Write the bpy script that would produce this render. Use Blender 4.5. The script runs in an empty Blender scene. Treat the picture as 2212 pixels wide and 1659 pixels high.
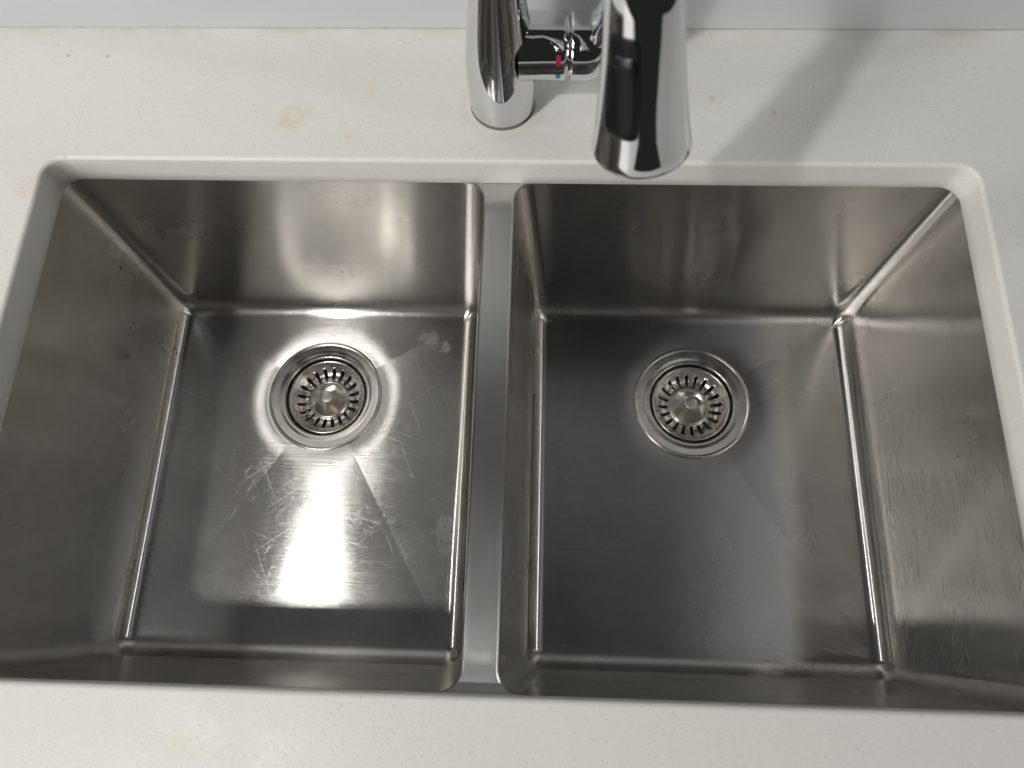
import bpy, bmesh, math, random
from mathutils import Matrix, Vector
random.seed(7)
S = bpy.context.scene
MM = 0.001

# ------------------------------------------------------------------ camera
W_REF = 2212.0
F_PX = 1645.63
cam_d = bpy.data.cameras.new('camera')
cam = bpy.data.objects.new('camera', cam_d)
S.collection.objects.link(cam)
S.camera = cam
cam_d.sensor_fit = 'HORIZONTAL'
cam_d.sensor_width = 36.0
cam_d.lens = 36.0 * F_PX / W_REF
cam_d.clip_start = 0.01
cam_d.clip_end = 50
rot = (Matrix.Rotation(0.1091, 4, 'Z') @ Matrix.Rotation(0.3354, 4, 'X') @ Matrix.Rotation(-0.0838, 4, 'Z'))
cam.matrix_world = Matrix.Translation(Vector((25.95, -331.96, 471.14)) * MM) @ rot
cam_d.dof.use_dof = True
cam_d.dof.focus_distance = 0.66
cam_d.dof.aperture_fstop = 8.0

# ------------------------------------------------------------------ world, lamps, exposure
world = bpy.data.worlds.new('World')
S.world = world
world.use_nodes = True
bg = world.node_tree.nodes['Background']
bg.inputs[0].default_value = (0.98, 1.0, 1.0, 1)
bg.inputs[1].default_value = 0.022

def area(name, loc, target, power, size, col, shape='DISK', size_y=None, spread=180):
    d = bpy.data.lights.new(name, 'AREA')
    d.shape = shape
    d.size = size
    if size_y:
        d.size_y = size_y
    d.energy = power
    d.color = col
    d.spread = math.radians(spread)
    o = bpy.data.objects.new(name, d)
    S.collection.objects.link(o)
    o.location = Vector(loc) * MM
    o.rotation_euler = (Vector(target) * MM - o.location).to_track_quat('-Z', 'Y').to_euler()
    return o

# the lamp over the left of the worktop and the grid of ceiling downlights behind it
area('downlight_near', (-600, -655, 1200), (-150, -100, 0), 6.7, 0.062, (1.0, 0.985, 0.95))
area('downlight_far', (-1330, -1290, 1500), (-50, 0, 0), 15.0, 0.55, (1.0, 0.98, 0.95))
for (x, y, p, c) in ((-2000, -450, 6.0, (1.0, 0.98, 0.95)), (1900, -350, 4.5, (0.93, 0.97, 1.0))):
    area('downlight', (x, y, 1500), (0, -50, 0), p, 0.14, c)

area('ceiling_panel', (850, -350, 1650), (100, 0, 0), 0.6, 0.7, (0.94, 0.975, 1.0), 'RECTANGLE', 0.5)
area('window_light', (-2000, -2600, 800), (0, 0, 0), 40.0, 1.4, (1.0, 0.985, 0.96), 'RECTANGLE', 1.1)

S.view_settings.view_transform = 'Standard'
S.view_settings.look = 'None'
S.view_settings.exposure = -0.12
S.view_settings.gamma = 1.0
S.cycles.max_bounces = 16
S.cycles.glossy_bounces = 10
S.cycles.diffuse_bounces = 6
S.cycles.sample_clamp_indirect = 4.0
S.cycles.blur_glossy = 0.15

# ------------------------------------------------------------------ node helpers
def material(name):
    m = bpy.data.materials.new(name)
    m.use_nodes = True
    nt = m.node_tree
    return m, nt, nt.nodes['Principled BSDF']

class NT:
    def __init__(self, nt):
        self.nt = nt
    def n(self, t, **kw):
        x = self.nt.nodes.new(t)
        for k, v in kw.items():
            setattr(x, k, v)
        return x
    def link(self, a, b):
        self.nt.links.new(a, b)
    def put(self, sock, v):
        if isinstance(v, (int, float)):
            sock.default_value = v
        elif isinstance(v, (tuple, list)):
            sock.default_value = v
        else:
            self.link(v, sock)
    def math(self, op, a, b=0.0, c=0.0, clamp=False):
        x = self.n('ShaderNodeMath', operation=op, use_clamp=clamp)
        self.put(x.inputs[0], a); self.put(x.inputs[1], b); self.put(x.inputs[2], c)
        return x.outputs[0]
    def vmath(self, op, a, b=(0, 0, 0)):
        x = self.n('ShaderNodeVectorMath', operation=op)
        self.put(x.inputs[0], a); self.put(x.inputs[1], b)
        return x.outputs[1] if op in ('LENGTH', 'DISTANCE', 'DOT_PRODUCT') else x.outputs[0]
    def obj(self):
        return self.n('ShaderNodeTexCoord').outputs['Object']
    def uv(self):
        return self.n('ShaderNodeTexCoord').outputs['UV']
    def mapping(self, v, loc=(0, 0, 0), rot=(0, 0, 0), scale=(1, 1, 1)):
        x = self.n('ShaderNodeMapping')
        self.link(v, x.inputs[0])
        x.inputs[1].default_value = loc; x.inputs[2].default_value = rot; x.inputs[3].default_value = scale
        return x.outputs[0]
    def noise(self, v, scale, detail=2.0, rough=0.5, dist=0.0):
        x = self.n('ShaderNodeTexNoise')
        self.link(v, x.inputs['Vector'])
        x.inputs['Scale'].default_value = scale; x.inputs['Detail'].default_value = detail
        x.inputs['Roughness'].default_value = rough; x.inputs['Distortion'].default_value = dist
        return x.outputs[0]
    def ramp(self, v, a, b, lo=0.0, hi=1.0, smooth=True):
        x = self.n('ShaderNodeMapRange', interpolation_type='SMOOTHSTEP' if smooth else 'LINEAR')
        self.put(x.inputs[0], v)
        x.inputs[1].default_value = a; x.inputs[2].default_value = b
        x.inputs[3].default_value = lo; x.inputs[4].default_value = hi
        return x.outputs[0]
    def mix(self, f, a, b):
        x = self.n('ShaderNodeMix', data_type='RGBA')
        self.put(x.inputs[0], f); self.put(x.inputs[6], a); self.put(x.inputs[7], b)
        return x.outputs[2]
    def bump(self, h, strength, dist, normal=None):
        x = self.n('ShaderNodeBump')
        self.link(h, x.inputs['Height'])
        x.inputs['Strength'].default_value = strength; x.inputs['Distance'].default_value = dist
        if normal is not None:
            self.link(normal, x.inputs['Normal'])
        return x.outputs[0]
    def blob(self, co, x, y, r, z=0.0, soft=0.9, wob=None, wobamp=0.0):
        d = self.vmath('DISTANCE', co, (x * MM, y * MM, z * MM))
        if wob is not None:
            d = self.math('ADD', d, self.math('MULTIPLY', self.math('SUBTRACT', wob, 0.5), wobamp * MM))
        return self.ramp(d, r * MM, r * MM * (1 - soft))

# ------------------------------------------------------------------ materials
def make_quartz():
    m, nt, b = material('white_quartz')
    g = NT(nt)
    co = g.obj()
    base = g.mix(g.noise(co, 6, 3), (0.75, 0.732, 0.695, 1), (0.79, 0.772, 0.738, 1))
    # fine grey specks of several sizes
    v1 = g.n('ShaderNodeTexVoronoi', feature='F1'); g.link(co, v1.inputs['Vector']); v1.inputs['Scale'].default_value = 560
    cell = g.n('ShaderNodeSeparateColor'); g.link(v1.outputs['Color'], cell.inputs[0])
    s1 = g.math('MULTIPLY', g.ramp(v1.outputs['Distance'], 0.42, 0.16), g.ramp(cell.outputs[0], 0.70, 0.85))
    v2 = g.n('ShaderNodeTexVoronoi', feature='F1'); g.link(co, v2.inputs['Vector']); v2.inputs['Scale'].default_value = 900
    cell2 = g.n('ShaderNodeSeparateColor'); g.link(v2.outputs['Color'], cell2.inputs[0])
    s2 = g.math('MULTIPLY', g.ramp(v2.outputs['Distance'], 0.55, 0.2), g.ramp(cell2.outputs[0], 0.60, 0.75))
    base = g.mix(g.math('MULTIPLY', s2, 0.22), base, (0.52, 0.50, 0.46, 1))
    base = g.mix(g.math('MULTIPLY', g.math('MULTIPLY', s1, g.ramp(g.noise(co, 45, 3), 0.3, 0.7)), 0.42), base, (0.34, 0.32, 0.29, 1))
    v3 = g.n('ShaderNodeTexVoronoi', feature='F1'); g.link(co, v3.inputs['Vector']); v3.inputs['Scale'].default_value = 60
    cell3 = g.n('ShaderNodeSeparateColor'); g.link(v3.outputs['Color'], cell3.inputs[0])
    s3 = g.math('MULTIPLY', g.ramp(v3.outputs['Distance'], 0.045, 0.025), g.ramp(cell3.outputs[1], 0.86, 0.9))
    base = g.mix(g.math('MULTIPLY', s3, 0.4), base, (0.25, 0.22, 0.19, 1))
    # stains left by use
    wob = g.noise(co, 90, 3)
    fine = g.ramp(g.noise(co, 260, 4, 0.6), 0.35, 0.62, 0.35, 1.3)
    for (x, y, r, c, f) in ((-161, 42, 17, (0.70, 0.60, 0.36, 1), 0.55), (-169, 35, 8, (0.66, 0.52, 0.28, 1), 0.5),
                            (-118, 22, 6, (0.70, 0.60, 0.32, 1), 0.6), (-107, 68, 9, (0.72, 0.60, 0.42, 1), 0.45),
                            (129, 69, 9, (0.72, 0.60, 0.42, 1), 0.4), (-353, -24, 13, (0.75, 0.52, 0.44, 1), 0.40),
                            (-174, -389, 15, (0.70, 0.62, 0.48, 1), 0.4), (-349, 97, 1.8, (0.5, 0.25, 0.1, 1), 0.8),
                            (-317, 97, 1.8, (0.5, 0.25, 0.1, 1), 0.8), (-331, 2, 4, (0.65, 0.45, 0.2, 1), 0.6),
                            (150, 60, 3, (0.55, 0.35, 0.15, 1), 0.6), (195, 48, 3, (0.6, 0.42, 0.2, 1), 0.6)):
        k = g.blob(co, x, y, r, wob=wob, wobamp=r * 2.2)
        k = g.math('MULTIPLY', k, fine)
        base = g.mix(g.math('MULTIPLY', k, f * 0.8), base, c)
    d = g.vmath('DISTANCE', co, (-5.4 * MM, 53.8 * MM, 0))
    d = g.math('ADD', d, g.math('MULTIPLY', g.math('SUBTRACT', wob, 0.5), 0.010))
    ring = g.math('MULTIPLY', g.ramp(d, 0.024, 0.028), g.ramp(d, 0.035, 0.030))
    base = g.mix(g.math('MULTIPLY', ring, 0.2), base, (0.66, 0.55, 0.36, 1))
    # grime line where the worktop meets the splashback
    sep = g.n('ShaderNodeSeparateXYZ'); g.link(co, sep.inputs[0])
    gr = g.math('MULTIPLY', g.ramp(sep.outputs[1], 0.113, 0.124), g.ramp(g.noise(co, 25, 3), 0.42, 0.65))
    base = g.mix(g.math('MULTIPLY', gr, 0.35), base, (0.55, 0.46, 0.34, 1))
    g.link(base, b.inputs['Base Color'])
    rgh = g.ramp(g.noise(co, 30, 4), 0.3, 0.7, 0.34, 0.46)
    g.link(rgh, b.inputs['Roughness'])
    b.inputs['Specular IOR Level'].default_value = 0.35
    h = g.math('ADD', g.noise(co, 260, 3), g.math('MULTIPLY', s1, -0.6))
    g.link(g.bump(h, 0.25, 0.0004), b.inputs['Normal'])
    return m

def make_splash():
    m, nt, b = material('painted_glass')
    g = NT(nt)
    co = g.obj()
    g.link(g.mix(g.noise(co, 5, 3), (0.53, 0.55, 0.555, 1), (0.57, 0.59, 0.595, 1)), b.inputs['Base Color'])
    g.link(g.ramp(g.noise(co, 18, 4), 0.3, 0.75, 0.10, 0.24), b.inputs['Roughness'])
    return m

def make_steel(name='brushed_steel', rough=0.245, aniso=0.73, scratch=1.0, wave=1.0, col=(0.585, 0.568, 0.545), broad=0.27, broad_rough=0.31):
    m, nt, b = material(name)
    g = NT(nt)
    co = g.obj()
    uv = g.uv()
    sep = g.n('ShaderNodeSeparateXYZ'); g.link(co, sep.inputs[0])
    geo = g.n('ShaderNodeNewGeometry')
    nrm = g.n('ShaderNodeSeparateXYZ'); g.link(geo.outputs['Normal'], nrm.inputs[0])
    flat = g.ramp(nrm.outputs[2], 0.80, 0.97)          # floor of a bowl
    smear = g.noise(co, 14, 4, 0.55)
    cvar = g.mix(smear, tuple(c * 0.96 for c in col) + (1,), tuple(min(1, c * 1.03) for c in col) + (1,))
    # brush grain along U
    grain = g.noise(g.mapping(uv, scale=(12, 620, 1)), 1.0, 3, 0.6)
    # strokes left by washing up: short scratches in several directions, mostly on the floors
    mask = g.noise(co, 11, 3)
    rnd = random.Random(3)
    wx = g.n('ShaderNodeTexNoise'); g.link(co, wx.inputs['Vector']); wx.inputs['Scale'].default_value = 35
    warped = g.vmath('ADD', co, g.vmath('MULTIPLY', wx.outputs['Color'], (0.0005, 0.0005, 0.0)))
    tot = None
    for i in range(7):
        a = rnd.uniform(0, math.pi)
        L = rnd.uniform(28, 75)
        v = g.mapping(warped, loc=(rnd.uniform(-9, 9), rnd.uniform(-9, 9), 0), rot=(0, 0, a))
        v = g.mapping(v, scale=(L, 2800, 30))
        s = g.ramp(g.noise(v, 1.0, 1, 0.4), 0.73, 0.83)
        tot = s if tot is None else g.math('MAXIMUM', tot, s)
    worn = g.ramp(sep.outputs[0], -0.02, 0.02, 1.0, 0.45)
    depth = g.ramp(g.noise(co, 60, 3), 0.3, 0.75, 0.25, 1.0)
    tot = g.math('MULTIPLY', g.math('MULTIPLY', tot, depth), g.ramp(mask, 0.30, 0.66))
    for i in range(3):                                   # a few long hairlines
        a = (0.35, 1.15, 2.5)[i]
        v = g.mapping(g.mapping(co, loc=(i * 3.1, i * 1.7, 0), rot=(0, 0, a)), scale=(9, 1500, 9))
        s = g.ramp(g.noise(v, 1.0, 1, 0.3), 0.755, 0.80)
        tot = g.math('MAXIMUM', tot, g.math('MULTIPLY', s, 0.8))
    tot = g.math('MULTIPLY', tot, g.math('MULTIPLY', g.math('MULTIPLY', worn, flat), scratch))
    # long dashes along the grain on the side wall by the right edge
    side = g.math('MULTIPLY', g.ramp(nrm.outputs[0], -0.8, -0.97), g.ramp(sep.outputs[0], 0.2, 0.3))
    side = g.math('MULTIPLY', side, g.ramp(sep.outputs[1], -0.05, -0.22))
    dash = g.ramp(g.noise(g.mapping(co, scale=(1, 60, 700)), 1.0, 1, 0.4), 0.60, 0.72)
    dash = g.math('MULTIPLY', g.math('MULTIPLY', dash, side), g.ramp(g.noise(co, 18, 3), 0.38, 0.6))
    tan = g.n('ShaderNodeTangent', direction_type='UV_MAP')
    n1 = g.bump(g.noise(co, 9, 2, 0.5), 0.18 * wave, 0.004)
    n2 = g.bump(grain, 0.24, 0.0004, n1)
    n3 = g.bump(tot, 0.055, 0.0004, n2)
    n4 = g.bump(dash, 0.4, 0.0006, n3)
    out = [n for n in nt.nodes if n.type == 'OUTPUT_MATERIAL'][0]
    nt.nodes.remove(b)
    lobes = []
    for rg, an, dist in ((rough, aniso, 'BECKMANN'), (broad_rough, 0.35, 'GGX')):
        bs = g.n('ShaderNodeBsdfAnisotropic', distribution=dist)
        g.link(cvar, bs.inputs['Color'])
        r = g.math('ADD', rg - 0.04, g.math('MULTIPLY', grain, 0.04))
        r = g.math('ADD', r, g.math('MULTIPLY', smear, 0.04))
        g.link(r, bs.inputs['Roughness'])
        bs.inputs['Anisotropy'].default_value = an
        bs.inputs['Rotation'].default_value = 0.0
        g.link(tan.outputs[0], bs.inputs['Tangent'])
        g.link(n4, bs.inputs['Normal'])
        lobes.append(bs)
    b, b2 = lobes
    mx = g.n('ShaderNodeMixShader')
    fac = g.ramp(smear, 0.3, 0.7, broad * 0.9, broad * 1.1)
    # dried limescale flakes beside the divider and by the back corner
    wb = g.noise(co, 170, 4, 0.7)
    flake = None
    for (x, y, r) in ((-59, -222, 9), (-61, -233, 11), (-58, -246, 8), (-88, -34, 10), (-70, -44, 7)):
        k = g.blob(co, x, y, r, z=-250, soft=0.35, wob=wb, wobamp=r * 3.0)
        flake = k if flake is None else g.math('MAXIMUM', flake, k)
    residue = g.ramp(g.noise(co, 38, 5, 0.6), 0.52, 0.74)
    fac = g.math('ADD', fac, g.math('MULTIPLY', residue, g.math('MULTIPLY', worn, 0.06)))
    fac = g.math('ADD', fac, g.math('MULTIPLY', g.math('MAXIMUM', g.math('MULTIPLY', tot, 0.40), dash), 0.75), clamp=True)
    g.link(fac, mx.inputs[0])
    g.link(b.outputs[0], mx.inputs[1]); g.link(b2.outputs[0], mx.inputs[2])
    chalk = g.n('ShaderNodeBsdfDiffuse'); chalk.inputs[0].default_value = (0.42, 0.42, 0.41, 1)
    mc = g.n('ShaderNodeMixShader')
    g.link(g.math('MULTIPLY', flake, 0.28), mc.inputs[0])
    g.link(mx.outputs[0], mc.inputs[1]); g.link(chalk.outputs[0], mc.inputs[2])
    # black scuffs on the front wall
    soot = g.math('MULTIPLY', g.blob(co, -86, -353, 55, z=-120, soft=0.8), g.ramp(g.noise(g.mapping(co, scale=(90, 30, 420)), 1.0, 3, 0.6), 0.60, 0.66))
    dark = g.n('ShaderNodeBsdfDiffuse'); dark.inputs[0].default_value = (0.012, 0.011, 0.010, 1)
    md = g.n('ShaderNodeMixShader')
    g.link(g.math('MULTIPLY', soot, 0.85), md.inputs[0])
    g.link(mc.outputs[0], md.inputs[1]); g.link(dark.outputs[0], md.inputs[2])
    g.link(md.outputs[0], out.inputs[0])
    return m

def make_plain_metal(name, col, rough, aniso=0.0, bump=0.0):
    m, nt, b = material(name)
    g = NT(nt)
    co = g.obj()
    b.inputs['Base Color'].default_value = tuple(col) + (1,)
    b.inputs['Metallic'].default_value = 1.0
    g.link(g.ramp(g.noise(co, 60, 4), 0.3, 0.75, rough * 0.8, rough * 1.3), b.inputs['Roughness'])
    if aniso:
        b.inputs['Anisotropic'].default_value = aniso
        t = g.n('ShaderNodeTangent', direction_type='RADIAL', axis='Z')
        g.link(t.outputs[0], b.inputs['Tangent'])
    if bump:
        g.link(g.bump(g.noise(co, 150, 3), bump, 0.0005), b.inputs['Normal'])
    return m

def make_plain(name, col, rough, spec=0.5):
    m, nt, b = material(name)
    g = NT(nt)
    co = g.obj()
    g.link(g.mix(g.noise(co, 120, 3), tuple(c * 0.85 for c in col) + (1,), tuple(col) + (1,)), b.inputs['Base Color'])
    b.inputs['Roughness'].default_value = rough
    b.inputs['Specular IOR Level'].default_value = spec
    return m

QUARTZ = make_quartz()
SPLASH = make_splash()
STEEL = make_steel()
DECK = make_steel('deck_steel', 0.32, 0.45, 0.0, 0.3, (0.60, 0.59, 0.57), 0.60, 0.44)
FLANGE = make_plain_metal('flange_steel', (0.70, 0.67, 0.63), 0.20, 0.5)
BASKET = make_plain_metal('basket_steel', (0.74, 0.71, 0.67), 0.26)
KNOB = make_plain_metal('knob_steel', (0.68, 0.64, 0.58), 0.38)
PIPE = make_plain_metal('drain_pipe_steel', (0.30, 0.29, 0.27), 0.35)
CHROME = make_plain_metal('chrome', (0.70, 0.71, 0.725), 0.03)
BLACK = make_plain('black_plastic', (0.006, 0.006, 0.007), 0.30, 0.3)
RED = make_plain('red_paint', (0.35, 0.01, 0.03), 0.4)
BLUE = make_plain('blue_paint', (0.03, 0.18, 0.40), 0.4)
SEAL = make_plain('silicone', (0.46, 0.45, 0.42), 0.3)
CRUMB = make_plain('dried_food', (0.42, 0.42, 0.38), 0.7)
GASKET = make_plain('grey_rubber', (0.22, 0.21, 0.19), 0.6)
CRUMB2 = make_plain('yellow_crumb', (0.30, 0.26, 0.12), 0.7)
SPECK = make_plain('dark_speck', (0.01, 0.008, 0.006), 0.8)

# ------------------------------------------------------------------ mesh helpers
def mesh_obj(name, verts, faces, mat, parent=None, uvs=None, smooth=True, link=True):
    me = bpy.data.meshes.new(name)
    me.from_pydata([tuple(c * MM for c in v) for v in verts], [], faces)
    me.materials.append(mat)
    if smooth:
        me.polygons.foreach_set('use_smooth', [True] * len(me.polygons))
    if uvs is not None:
        l = me.uv_layers.new(name='UVMap')
        for poly in me.polygons:
            for li in poly.loop_indices:
                l.data[li].uv = uvs(poly.index, me.loops[li].vertex_index)
    me.update()
    o = bpy.data.objects.new(name, me)
    S.collection.objects.link(o)
    if parent:
        o.parent = parent
    return o

def tag(o, label=None, cat=None, group=None, kind=None):
    if label: o['label'] = label
    if cat: o['category'] = cat
    if group: o['group'] = group
    if kind: o['kind'] = kind
    return o

def empty(name, loc=(0, 0, 0)):
    o = bpy.data.objects.new(name, None)
    S.collection.objects.link(o)
    o.location = Vector(loc) * MM
    o.empty_display_size = 0.02
    return o

def rrect(x0, x1, y0, y1, r, nc=8, ns=14):
    """closed loop, counter-clockwise from the right end of the front side"""
    P = []
    cs = [(x1 - r, y0 + r, -90), (x1 - r, y1 - r, 0), (x0 + r, y1 - r, 90), (x0 + r, y0 + r, 180)]
    for k in range(4):
        cx, cy, a0 = cs[k]
        for i in range(nc):
            a = math.radians(a0 + 90 * i / nc)
            P.append((cx + r * math.cos(a), cy + r * math.sin(a)))
        # straight to next corner
        a = math.radians(a0 + 90)
        sx, sy = cx + r * math.cos(a), cy + r * math.sin(a)
        nx, ny, na = cs[(k + 1) % 4]
        b = math.radians(na)
        ex, ey = nx + r * math.cos(b), ny + r * math.sin(b)
        for i in range(ns):
            t = i / ns
            P.append((sx + (ex - sx) * t, sy + (ey - sy) * t))
    return P

def lathe(profile, n=64, closed_profile=False):
    """profile of (r, z); returns verts, faces around local Z"""
    V, F = [], []
    m = len(profile)
    for (r, z) in profile:
        for i in range(n):
            a = 2 * math.pi * i / n
            V.append((r * math.cos(a), r * math.sin(a), z))
    for j in range(m - 1):
        for i in range(n):
            k = (i + 1) % n
            F.append((j * n + i, j * n + k, (j + 1) * n + k, (j + 1) * n + i))
    return V, F

def xf(V, M):
    return [tuple(M @ Vector(v)) for v in V]

# ------------------------------------------------------------------ countertop
T = 27.6
CX0, CX1, CYB, CYF = -345.4, 335.1, 2.6, -358.8
def build_counter():
    OX0, OX1, OY0, OY1 = -760, 760, -640, 125
    R = 14.5
    prof = [(2.8, 0.0), (2.0, -0.15), (1.2, -0.6), (0.5, -1.3), (0.1, -2.2), (0.0, -3.0), (0.0, -9), (0.0, -18), (0.0, -T + 0.6), (0.5, -T), (40, -T)]
    V, F = [], []
    loops = []
    base = rrect(CX0, CX1, CYF, CYB, R, 10, 24)
    n = len(base)
    # outer loop by radial projection from the cutout
    cxm, cym = (CX0 + CX1) / 2, (CYF + CYB) / 2
    top = rrect(CX0 - 2.8, CX1 + 2.8, CYF - 2.8, CYB + 2.8, R + 2.8, 10, 24)
    outer = rrect(OX0, OX1, OY0, OY1, 0.5, 10, 24)
    for lp, z in ((outer, -T), (outer, -0.8), ([(x + (0.8 if x < 0 else -0.8), y + 0.8 * (1 if y < -100 else 0)) for x, y in outer], 0.0)):
        loops.append([(x, y, z) for x, y in lp])
    for f in (0.006, 0.02, 0.5, 0.9, 0.985):
        loops.append([(o[0] + (t[0] - o[0]) * f, o[1] + (t[1] - o[1]) * f, 0.0) for o, t in zip(loops[2], top)])
    loops.append([(x, y, 0.0) for x, y in rrect(CX0 - 3.4, CX1 + 3.4, CYF - 3.4, CYB + 3.4, R + 3.4, 10, 24)])
    for off, z in prof:
        loops.append([(x, y, z) for x, y in rrect(CX0 - off, CX1 + off, CYF - off, CYB + off, R + off, 10, 24)])
    for lp in loops:
        V += lp
    for j in range(len(loops) - 1):
        for i in range(n):
            k = (i + 1) % n
            F.append((j * n + i, j * n + k, (j + 1) * n + k, (j + 1) * n + i))
    o = mesh_obj('countertop', V, F, QUARTZ)
    tag(o, 'white speckled quartz worktop with a rounded cutout for the sink', None, None, 'structure')
    return o
build_counter()

def build_splash():
    V, F = [], []
    for x in (-760, 760):
        for y, z in ((125.2, 0.6), (125.2, 560), (131, 560), (131, 0.6)):
            V.append((x, y, z))
    F = [(0, 1, 5, 4), (1, 2, 6, 5), (2, 3, 7, 6), (3, 0, 4, 7), (0, 3, 2, 1), (4, 5, 6, 7)]
    o = mesh_obj('backsplash', V, F, SPLASH, smooth=False)
    tag(o, 'glossy pale blue grey glass splashback behind the worktop', None, None, 'structure')
    # silicone bead in the joint
    V, F = [], []
    n = 120
    rnd = random.Random(5)
    for i in range(n + 1):
        x = -760 + 1520 * i / n
        w = 0.7 + rnd.uniform(-0.3, 0.45)
        for a in (0, 30, 60, 90):
            c = math.radians(a)
            V.append((x, 125.3 - w * math.cos(c), -0.1 + w * math.sin(c)))
    for i in range(n):
        for k in range(3):
            F.append((i * 4 + k, i * 4 + k + 1, (i + 1) * 4 + k + 1, (i + 1) * 4 + k))
    mesh_obj('sealant_bead', V, F, SEAL, o)
build_splash()

# ------------------------------------------------------------------ sink
D = 249.9
ZT = -T - 0.4
DRAINS = ((-189.1, -97.4), (177.1, -96.9))
R_FL = 57.0
sink = tag(empty('double_bowl_sink', (0, 0, 0)), 'undermount stainless steel sink with two deep square bowls and a narrow divider', 'sink')

def build_bowl(top, bot, rt, rf, drain, mirror):
    """top / bot: x0, x1, y0, y1 of the mouth and of the foot of the walls"""
    nc, ns = 8, 44
    rw = random.Random(int(abs(drain[0])))
    waves = [(rw.uniform(0.04, 0.11), rw.uniform(0, 6.28), rw.uniform(-0.03, 0.03), rw.uniform(0.03, 0.11)) for _ in range(9)]
    loops, vs = [], []
    zs = [0, .02, .06, .11, .17, .24, .31, .38, .45, .52, .59, .66, .73, .80, .87, .93, 1.0]
    zfoot = -D + rf
    for t in zs:
        q = [a + (b - a) * t for a, b in zip(top, bot)]
        z = ZT + (zfoot - ZT) * t
        lp = rrect(*q, rt, nc, ns)
        fade = math.sin(math.pi * min(1.0, max(0.0, (t - 0.02) / 0.98))) ** 0.7
        row, m, arc = [], len(lp), 0.0
        for i, (x, y) in enumerate(lp):
            (ax_, ay_), (bx_, by_) = lp[i - 1], lp[(i + 1) % m]
            tx, ty = bx_ - ax_, by_ - ay_
            ln = math.hypot(tx, ty) or 1.0
            seg = (i % (nc + ns) - nc) / ns                      # 0..1 along a straight side
            k = math.sin(math.pi * seg) ** 0.5 if 0 < seg < 1 else 0.0
            arc += ln / 2
            d = sum(a * math.sin(w * arc + ph + kz * z) for w, ph, kz, a in waves) * k * fade
            row.append((x + ty / ln * d, y - tx / ln * d, z))    # the sheet bows a fraction of a millimetre
        loops.append(row)
    for k in range(1, 9):
        a = math.radians(90 * k / 8)
        ins = rf * (1 - math.cos(a)); z = zfoot - rf * math.sin(a)
        loops.append([(x, y, z) for x, y in rrect(bot[0] + ins, bot[1] - ins, bot[2] + ins, bot[3] - ins, max(rt - ins, 2.5), nc, ns)])
    n = len(loops[0])
    nwall = len(loops)
    edge = loops[-1]
    dx, dy = drain
    hd, dip, rd, rh = 2.4, 1.0, 79.0, 50.0
    x0, x1, y0, y1 = bot[0] + rf, bot[1] - rf, bot[2] + rf, bot[3] - rf
    def fz(x, y):
        t = min((x - x0) / (dx - x0), (x1 - x) / (x1 - dx), (y - y0) / (dy - y0), (y1 - y) / (y1 - dy))
        t = max(0.0, min(1.0, t))
        z = -hd * t
        d = math.hypot(x - dx, y - dy)
        s = max(0.0, min(1.0, (rd - d) / (rd - 57)))
        return -D + z - dip * s * s
    fr = [0.04, 0.12, 0.22, 0.34, 0.46, 0.58, 0.68]
    for f in fr:
        lp = []
        for (x, y, z) in edge:
            d = math.hypot(x - dx, y - dy); k = rd / d
            tx, ty = dx + (x - dx) * k, dy + (y - dy) * k
            g = f / 0.68
            px, py = x + (tx - x) * g, y + (ty - y) * g
            lp.append((px, py, fz(px, py)))
        loops.append(lp)
    for rr in (77, 75, 73, 70, 67, 64, 61.5, 59, 57, 53, rh):
        lp = []
        for (x, y, z) in edge:
            d = math.hypot(x - dx, y - dy); k = rr / d
            px, py = dx + (x - dx) * k, dy + (y - dy) * k
            lp.append((px, py, fz(px, py)))
        loops.append(lp)
    V, F = [], []
    for lp in loops:
        V += lp
    for j in range(len(loops) - 1):
        for i in range(n):
            k = (i + 1) % n
            F.append((j * n + i, (j + 1) * n + i, (j + 1) * n + k, j * n + k))
    per = [0.0]
    for i in range(n):
        a, b = loops[0][i], loops[0][(i + 1) % n]
        per.append(per[-1] + math.hypot(b[0] - a[0], b[1] - a[1]))
    def uvs(fi, vi):
        j = fi // n
        lp, i = vi // n, vi % n
        if j >= nwall - 1:
            return (V[vi][0] * MM + 5, V[vi][1] * MM)
        u = per[i]
        if i == 0 and fi % n == n - 1:
            u = per[n]
        s = V[vi][2]
        fb, fw = divmod(fi % n, nc + ns)
        if j >= nwall - 9 and fb in (0, 2) and fw >= nc:   # the side coves are polished along their length
            return (lp * 0.0027, u * MM)
        return (u * MM, -s * MM + lp * 0.0008)
    o = mesh_obj('bowl', V, F, STEEL, sink, uvs)
    return o, fz(dx + 57, dy)

XTL, XTR = -18.45, 3.98
bl, zfl = build_bowl((-348.0, XTL, -358.6, 3.2), (-348.5, -38.4, -347.9, 0.0), 15, 14.0, DRAINS[0], False)
tag(bl, 'scratched bowl catching the lamp light')
br, zfr = build_bowl((XTR, 336.6, -358.6, 3.2), (19.75, 335.2, -347.9, 0.0), 15, 14.0, DRAINS[1], True)

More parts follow.
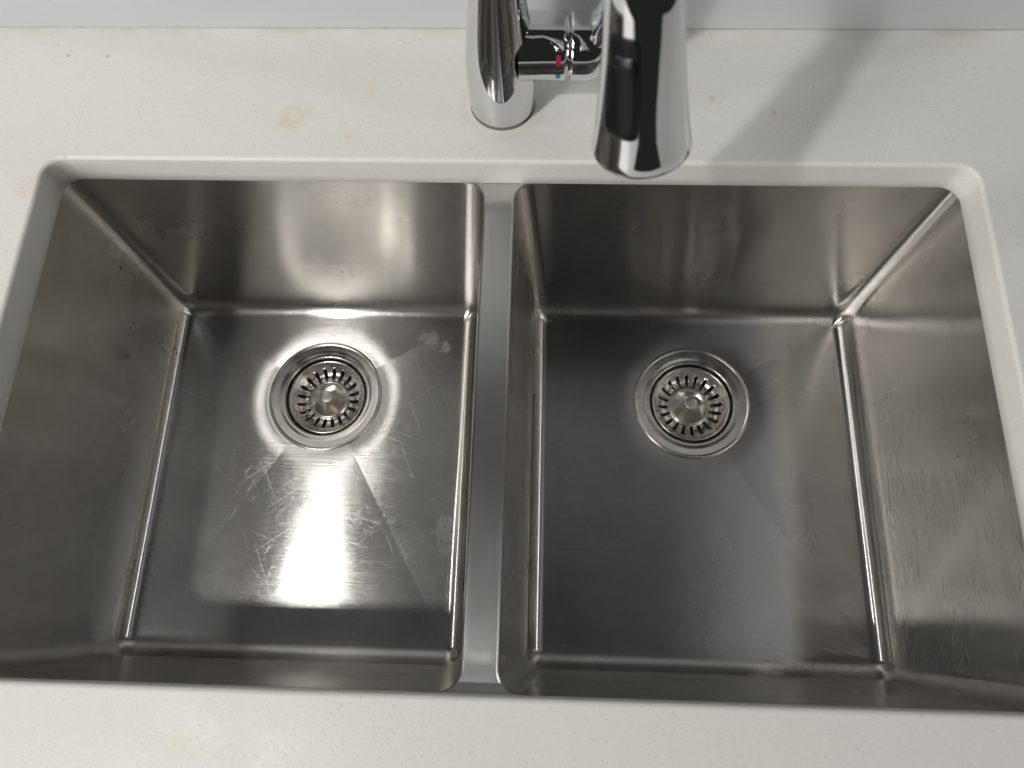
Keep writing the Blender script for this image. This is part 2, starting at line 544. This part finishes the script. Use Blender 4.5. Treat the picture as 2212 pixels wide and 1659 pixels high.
# divider and deck between the bowls
def build_divider():
    V, F = [], []
    yb, yf = 3.2, -358.6
    ys = []
    y = yb + 10
    rows = [13, 8, 5, 3.2, 2.0, 0.5, -1.5, -4, -7, -10, -12, -14, -16, -18, -20, -22, -25, -35]
    rows += [-60 - 25 * i for i in range(10)]
    rows += [-305, -320, -328, -331, -334, -337, -340, -343, -346, -349, -352, -354.5, -356.5, -358, -358.6, -361, -366]
    nx = 14
    rc = 15.0
    def flare(y):
        s = min(yb - y, y - yf)
        if s <= 0: return rc + 8 if s < -0.01 else rc
        if s >= rc: return 0.0
        return rc - math.sqrt(max(0.0, rc * rc - (rc - s) ** 2))
    for y in rows:
        f = flare(y)
        a, b = XTL - f, XTR + f
        # sags a little below the deck along the middle
        def st(t): t = max(0, min(1, t)); return t * t * (3 - 2 * t)
        sag = 1.0 * st((-14 - y) / 8) - 0.5 * st((-336 - y) / 20)
        for i in range(nx + 1):
            t = i / nx
            x = a + (b - a) * t
            crown = 0.35 * (1 - (2 * t - 1) ** 4) - 0.15
            V.append((x, y, ZT - 0.1 - sag + (crown if -340 < y < -16 else crown * 0.2)))
    m = len(rows)
    for j in range(m - 1):
        for i in range(nx):
            q = j * (nx + 1) + i
            F.append((q, q + nx + 1, q + nx + 2, q + 1))
    # rolled down edges along both bowls
    for side in (0, nx):
        idx0 = len(V)
        for j in range(m):
            x, y, z = V[j * (nx + 1) + side]
            s = -1 if side == 0 else 1
            V.append((x + s * 0.45, y, z - 0.35)); V.append((x + s * 0.5, y, z - 1.2)); V.append((x - s * 0.6, y, z - 2.2))
        for j in range(m - 1):
            ring0 = [j * (nx + 1) + side, idx0 + j * 3, idx0 + j * 3 + 1, idx0 + j * 3 + 2]
            ring1 = [(j + 1) * (nx + 1) + side, idx0 + (j + 1) * 3, idx0 + (j + 1) * 3 + 1, idx0 + (j + 1) * 3 + 2]
            for k in range(3):
                F.append((ring0[k], ring0[k + 1], ring1[k + 1], ring1[k]) if side == nx else (ring0[k], ring1[k], ring1[k + 1], ring0[k + 1]))
    o = mesh_obj('divider', V, F, DECK, sink, lambda fi, vi: (V[vi][1] * MM, V[vi][0] * MM + 3))
    return o
build_divider()

# ------------------------------------------------------------------ drains
def build_flange(c, z0):
    prof = [(57.0, -0.4), (57.2, 0.5), (56.8, 1.2), (55.8, 1.6), (54.8, 1.4), (54.2, 0.9), (53.6, 0.75), (49, 0.5), (45.2, -0.1),
            (43.4, -0.9), (42.4, -0.7), (41.4, -1.2), (40.6, -2.6), (40.3, -5), (40.2, -12), (39.5, -24), (37, -38), (30, -46)]
    V, F = lathe(prof, 96)
    o = mesh_obj('drain_flange', xf(V, Matrix.Translation((c[0], c[1], z0))), F, FLANGE, sink)
    o.data.transform(Matrix.Translation(Vector((-c[0], -c[1], -z0)) * MM)); o.location = Vector((c[0], c[1], z0)) * MM
    V, F = lathe([(30, -46), (24, -48), (22, -60), (21.5, -90), (0.01, -90)], 48)
    p = mesh_obj('drain_pipe', V, F, PIPE, o)
    return o

NSL = 20
def build_basket(name, c, z0, rotdeg, dz, tilt, shift):
    root = empty(name, (c[0] + shift[0], c[1] + shift[1], z0 + dz))
    root.rotation_euler = (math.radians(tilt[0]), math.radians(tilt[1]), math.radians(rotdeg))
    per = 12
    n = NSL * per
    # (r, z) of the basket wall, rim outwards to inner ring
    prof = [(37.6, -1.6), (38.4, -0.8), (38.5, 0.1), (38.0, 0.7), (37.2, 0.8), (36.5, 0.3), (35.9, -0.8), (34.8, -2.4), (33.2, -4.2),
            (32.0, -5.4), (31.2, -6.3), (30.2, -7.4), (28.4, -8.7), (26.2, -9.6), (24.0, -10.0), (22.0, -10.1), (20.9, -10.0), (20.0, -9.7), (19.2, -8.9), (18.5, -8.4), (17.8, -8.7)]
    s_out, s_in = 9, 16          # profile rows that the slots span
    V, F = [], []
    hw = 1.7                    # half slot width
    for j, (r, z) in enumerate(prof):
        for i in range(n):
            k, q = divmod(i, per)
            ac = 2 * math.pi * (k + 0.5) / NSL
            # columns q = 4..8 are the slot: edges at 4 and 8
            half = math.pi / NSL
            wr = hw
            if j in (s_out, s_in): wr = hw * 0.45
            sa = wr / r
            offs = {4: -sa, 5: -sa * 0.5, 6: 0, 7: sa * 0.5, 8: sa}
            if q in offs:
                a = ac + offs[q]
            elif q < 4:
                a = ac - half + (half - sa) * q / 4
            else:
                a = ac + sa + (half - sa) * (q - 8) / 4
            V.append((r * math.cos(a), r * math.sin(a), z))
    for j in range(len(prof) - 1):
        for i in range(n):
            q = i % per
            if s_out <= j < s_in and 4 <= q < 8:
                continue
            k = (i + 1) % n
            F.append((j * n + i, (j + 1) * n + i, (j + 1) * n + k, j * n + k))
    # slot thickness: lips turned down round each slot
    nb = len(V)
    lip = {}
    for j in range(s_out, s_in + 1):
        for i in range(n):
            if i % per in (4, 8) or (j in (s_out, s_in) and 4 <= i % per <= 8):
                lip[(j, i)] = len(V)
                x, y, z = V[j * n + i]
                V.append((x, y, z - 0.9))
    for k in range(NSL):
        for q in (4, 8):
            for j in range(s_out, s_in):
                i = k * per + q
                F.append((j * n + i, (j + 1) * n + i, lip[(j + 1, i)], lip[(j, i)]))
        for j in (s_out, s_in):
            for q in range(4, 8):
                i = k * per + q
                F.append((j * n + i, j * n + i + 1, lip[(j, i + 1)], lip[(j, i)]))
    mesh_obj('basket', V, F, BASKET, root)
    V, F = lathe([(17.9, -8.7), (17.0, -9.6), (15.0, -10.8), (12.0, -12.2), (9.0, -13.0), (6.0, -13.3), (2.0, -13.4), (0.01, -13.4)], 64)
    mesh_obj('centre_dish', V, F, BASKET, root)
    kp = [(2.6, -13.4), (2.6, -6.5), (5.0, -5.8)]
    kp += [(6.2, -5.2), (6.5, -4.6), (6.5, -0.2), (6.2, 0.5), (5.6, 0.8), (2.0, 0.85), (0.01, 0.85)]
    V, F = lathe(kp, 40)
    V2 = []
    for idx, v in enumerate(V):
        row, i = divmod(idx, 40)
        s = 0.965 if (row in (4, 5) and i % 2) else 1.0    # knurled edge
        V2.append((v[0] * s, v[1] * s, v[2]))
    mesh_obj('knob', V2, F, KNOB, root)
    return root

build_flange(DRAINS[0], zfl)
build_flange(DRAINS[1], zfr)
b1 = build_basket('strainer_basket', DRAINS[0], zfl, 4.0, -2.6, (0.8, -1.0), (0.7, -0.3))
tag(b1, 'steel strainer basket in the drain of the brightly lit scratched bowl', 'strainer', 'sink strainer baskets')
b2 = build_basket('strainer_basket', DRAINS[1], zfr, -6.0, -2.4, (-0.5, 0.5), (-0.2, -0.2))
tag(b2, 'steel strainer basket in the drain of the dark bowl below the spray head', 'strainer', 'sink strainer baskets')

# ------------------------------------------------------------------ faucet
faucet = tag(empty('kitchen_faucet', (-5.4, 53.8, 0)), 'chrome pull down kitchen faucet with side lever standing behind the sink', 'faucet')
FB = Vector((-5.4, 53.8, 0))

def child(name, V, F, mat, parent=None, base=None):
    """verts given in worktop coordinates, object parented to the faucet"""
    par = parent or faucet
    base = FB
    V = [tuple(Vector(v) - base) for v in V]
    return mesh_obj(name, V, F, mat, par)

def sweep(path, radii, n=48, cap=True):
    """tube along a list of points"""
    V, F = [], []
    up = Vector((1, 0, 0))
    fr = None
    for i, pnt in enumerate(path):
        a = path[max(0, i - 1)]; b = path[min(len(path) - 1, i + 1)]
        t = (b - a).normalized()
        if fr is None:
            u = (up - t * up.dot(t)).normalized()
        else:
            u = (fr - t * fr.dot(t)).normalized()
        fr = u
        w = t.cross(u)
        for k in range(n):
            c = 2 * math.pi * k / n
            V.append(tuple(pnt + (u * math.cos(c) + w * math.sin(c)) * radii[i]))
    for j in range(len(path) - 1):
        for k in range(n):
            l = (k + 1) % n
            F.append((j * n + k, j * n + l, (j + 1) * n + l, (j + 1) * n + k))
    if cap:
        F.append(tuple(range(n))[::-1]); F.append(tuple(range((len(path) - 1) * n, len(path) * n)))
    return V, F

HB = Vector((75.2, -90.0, 146.0))                 # centre of the spray face
e = Vector((FB.x - HB.x, FB.y - HB.y, 0)).normalized()
th = math.radians(13)
HD = e * math.sin(th) + Vector((0, 0, math.cos(th)))   # head axis, upwards
HT = HB + HD * 98

def build_spout():
    def rad(z):
        pts = [(0, 23.6), (3, 24.2), (20, 24.9), (40, 25.0), (55, 24.2), (70, 22.4), (85, 20.2), (100, 17.9), (115, 15.8), (130, 14.4), (150, 13.5), (175, 13.0), (999, 13.0)]
        for (a, ra), (b, rb) in zip(pts, pts[1:]):
            if a <= z <= b:
                t = (z - a) / (b - a)
                return ra + (rb - ra) * t
        return 13.0
    path, radii = [], []
    for i in range(41):
        z = 180 * i / 40
        path.append(FB + Vector((0, 0, z))); radii.append(rad(z))
    P0 = FB + Vector((0, 0, 180)); P3 = HT
    P1 = P0 + Vector((0, 0, 235)); P2 = P3 + HD * 240
    for i in range(1, 49):
        t = i / 48; s = 1 - t
        path.append(P0 * s ** 3 + P1 * 3 * s * s * t + P2 * 3 * s * t * t + P3 * t ** 3); radii.append(13.0)
    # smooth the radius list a little
    for _ in range(3):
        radii = [radii[0]] + [(radii[i - 1] + radii[i] * 2 + radii[i + 1]) / 4 for i in range(1, len(radii) - 1)] + [radii[-1]]
    V, F = sweep(path, radii, 64)
    return child('spout', V, F, CHROME)
build_spout()
V, F = lathe([(23.0, 0.0), (24.3, 0.0), (24.35, 0.2), (24.1, 0.4), (23.0, 0.4)], 64)
child('base_gasket', [(v[0] + FB.x, v[1] + FB.y, v[2] + 0.02) for v in V], F, GASKET)

# spray head in its own axis system: local z along HD, local x towards the button
nb = Vector((-0.52, -0.854, 0))
ax = (nb - HD * nb.dot(HD)).normalized()
ay = HD.cross(ax)
HM = Matrix(((ax.x, ay.x, HD.x, HB.x), (ax.y, ay.y, HD.y, HB.y), (ax.z, ay.z, HD.z, HB.z), (0, 0, 0, 1)))
HPROF = [(0, 24.2), (0.6, 24.9), (2, 25.0), (6, 24.3), (12, 23.3), (20, 22.2), (30, 21.0), (40, 20.0), (50, 19.1), (60, 18.3), (70, 17.6), (80, 16.9), (91, 16.3)]
def head_r(L):
    for (a, ra), (b, rb) in zip(HPROF, HPROF[1:]):
        if a <= L <= b:
            return ra + (rb - ra) * (L - a) / (b - a)
    return HPROF[-1][1]
def build_head():
    prof = [(0.01, 2.5), (21.0, 2.5), (22.5, 0.8), (23.2, 0.05)]
    prof += [(r, L) for L, r in HPROF]
    prof += [(16.0, 91.8), (15.4, 92.0), (15.2, 92.6), (15.5, 93.4), (15.9, 94), (15.7, 101), (14.9, 105), (13.3, 107)]
    V, F = lathe(prof, 96)
    head = child('spray_head', xf(V, HM), F, CHROME)
    tag(head, 'flared chrome spray head with a black button')
    # nozzle face
    V, F = lathe([(20.8, 2.4), (20.5, 1.2), (18, 0.9), (0.01, 0.9)], 48)
    child('nozzle_face', xf(V, HM), F, BLACK, head)
    # black button, curved to the head
    def patch(name, L0, L1, halfdeg, lift, edge, nx=18, ny=30, p=6):
        V, F = [], []
        for j in range(ny + 1):
            v = -1 + 2 * j / ny
            for i in range(nx + 1):
                u = -1 + 2 * i / nx
                # squash the square grid to a rounded rectangle
                m = (abs(u) ** p + abs(v) ** p) ** (1.0 / p) if (u or v) else 0
                mm = max(abs(u), abs(v))
                k = (mm / m) if m > 1e-9 else 1
                uu, vv = u * k, v * k
                L = (L0 + L1) / 2 + (L1 - L0) / 2 * vv
                a = math.radians(halfdeg) * uu
                h = lift * min(1.0, (1 - mm) / edge) ** 0.5 if mm < 1 else -0.6
                r = head_r(L) + h
                V.append((r * math.cos(a), r * math.sin(a), L))
        for j in range(ny):
            for i in range(nx):
                q = j * (nx + 1) + i
                F.append((q, q + 1, q + nx + 2, q + nx + 1))
        return child(name, xf(V, HM), F, BLACK, head)
    patch('button_recess', 20.0, 73.0, 28.5, 0.35, 0.06)
    patch('button', 21.0, 63.5, 26.0, 2.0, 0.22)
build_head()

# handle: hub, cap and lever to the right of the body
HZ, HY, HR = 58.5, 53.8, 21.8
def x_lathe(prof, n=64):
    V, F = lathe(prof, n)
    return [(v[2], HY + v[0], HZ + v[1]) for v in V], F
def build_handle():
    V, F = x_lathe([(HR + 1.0, 8), (HR + 0.4, 17), (HR, 24), (HR, 37.5), (HR - 0.2, 38.8), (HR - 0.9, 39.6), (HR - 3.0, 39.9), (HR - 3.0, 42.6)])
    hub = child('handle_hub', V, F, CHROME)
    V, F = x_lathe([(HR - 3.2, 42.2), (HR - 0.9, 42.4), (HR - 0.2, 43.2), (HR, 44.4), (HR, 54), (HR - 0.8, 58.5), (HR - 3, 62.5), (HR - 6.5, 65.4), (HR - 11, 66.8), (0.01, 67)])
    cap = child('handle_cap', V, F, CHROME)
    # lever rising from the cap
    V, F = [], []
    n = 32
    rows = [(52, 60, 10, 15.5), (56, 68, 9, 15.5), (60.5, 76, 6.5, 14), (63.5, 86, 5.2, 12.5), (65.5, 100, 4.8, 11.5), (68, 120, 4.6, 10.5), (70.5, 140, 4.4, 9.8), (73, 160, 4.2, 9.2), (74.5, 172, 3.6, 8.2), (75.1, 177, 2.2, 6.0), (75.3, 178.5, 0.3, 1.0)]
    for (x, z, a, b) in rows:
        for k in range(n):
            c = 2 * math.pi * k / n
            V.append((x + a * math.copysign(abs(math.cos(c)) ** 0.8, math.cos(c)), HY + b * math.copysign(abs(math.sin(c)) ** 0.8, math.sin(c)), z))
    for j in range(len(rows) - 1):
        for k in range(n):
            l = (k + 1) % n
            F.append((j * n + k, j * n + l, (j + 1) * n + l, (j + 1) * n + k))
    lev = child('lever', V, F, CHROME)
    # hot and cold marks
    for nm, a0, a1, mt in (('hot_mark', 12, 32, RED), ('cold_mark', -20, -7, BLUE)):
        V, F = [], []
        m = 8
        for i in range(m + 1):
            a = math.radians(a0 + (a1 - a0) * i / m)
            for x in (33.0, 36.0):
                V.append((x, HY - (HR + 0.12) * math.cos(a), HZ + (HR + 0.12) * math.sin(a)))
        for i in range(m):
            F.append((i * 2, i * 2 + 1, i * 2 + 3, i * 2 + 2))
        child(nm, V, F, mt, hub)
build_handle()

# ------------------------------------------------------------------ small things in the bowls
def crumb(name, loc, s, mat, seed):
    rnd = random.Random(seed)
    bm = bmesh.new()
    bmesh.ops.create_icosphere(bm, subdivisions=2, radius=1.0)
    for v in bm.verts:
        k = 1 + rnd.uniform(-0.28, 0.28)
        v.co = Vector((v.co.x * s[0] * k, v.co.y * s[1] * k, v.co.z * s[2] * k)) * MM
    me = bpy.data.meshes.new(name)
    bm.to_mesh(me); bm.free()
    me.materials.append(mat)
    o = bpy.data.objects.new(name, me)
    S.collection.objects.link(o)
    o.location = Vector(loc) * MM
    return o
tag(crumb('food_crumb', (-44.6, -338.5, -241.5), (3.4, 4.6, 2.2), CRUMB, 1), 'pale dried food crumb in the corner of the lit bowl by the divider', 'crumb')
tag(crumb('dirt_speck', (-348.0, -22.9, -125.1), (0.5, 1.2, 1.5), SPECK, 2), 'tiny black speck stuck on the far side wall of the lit bowl', 'speck')
tag(crumb('food_crumb', (52.3, -328.8, -249.2), (1.6, 1.3, 0.8), CRUMB2, 4), 'tiny yellowish crumb on the floor of the dark bowl near the divider', 'crumb')
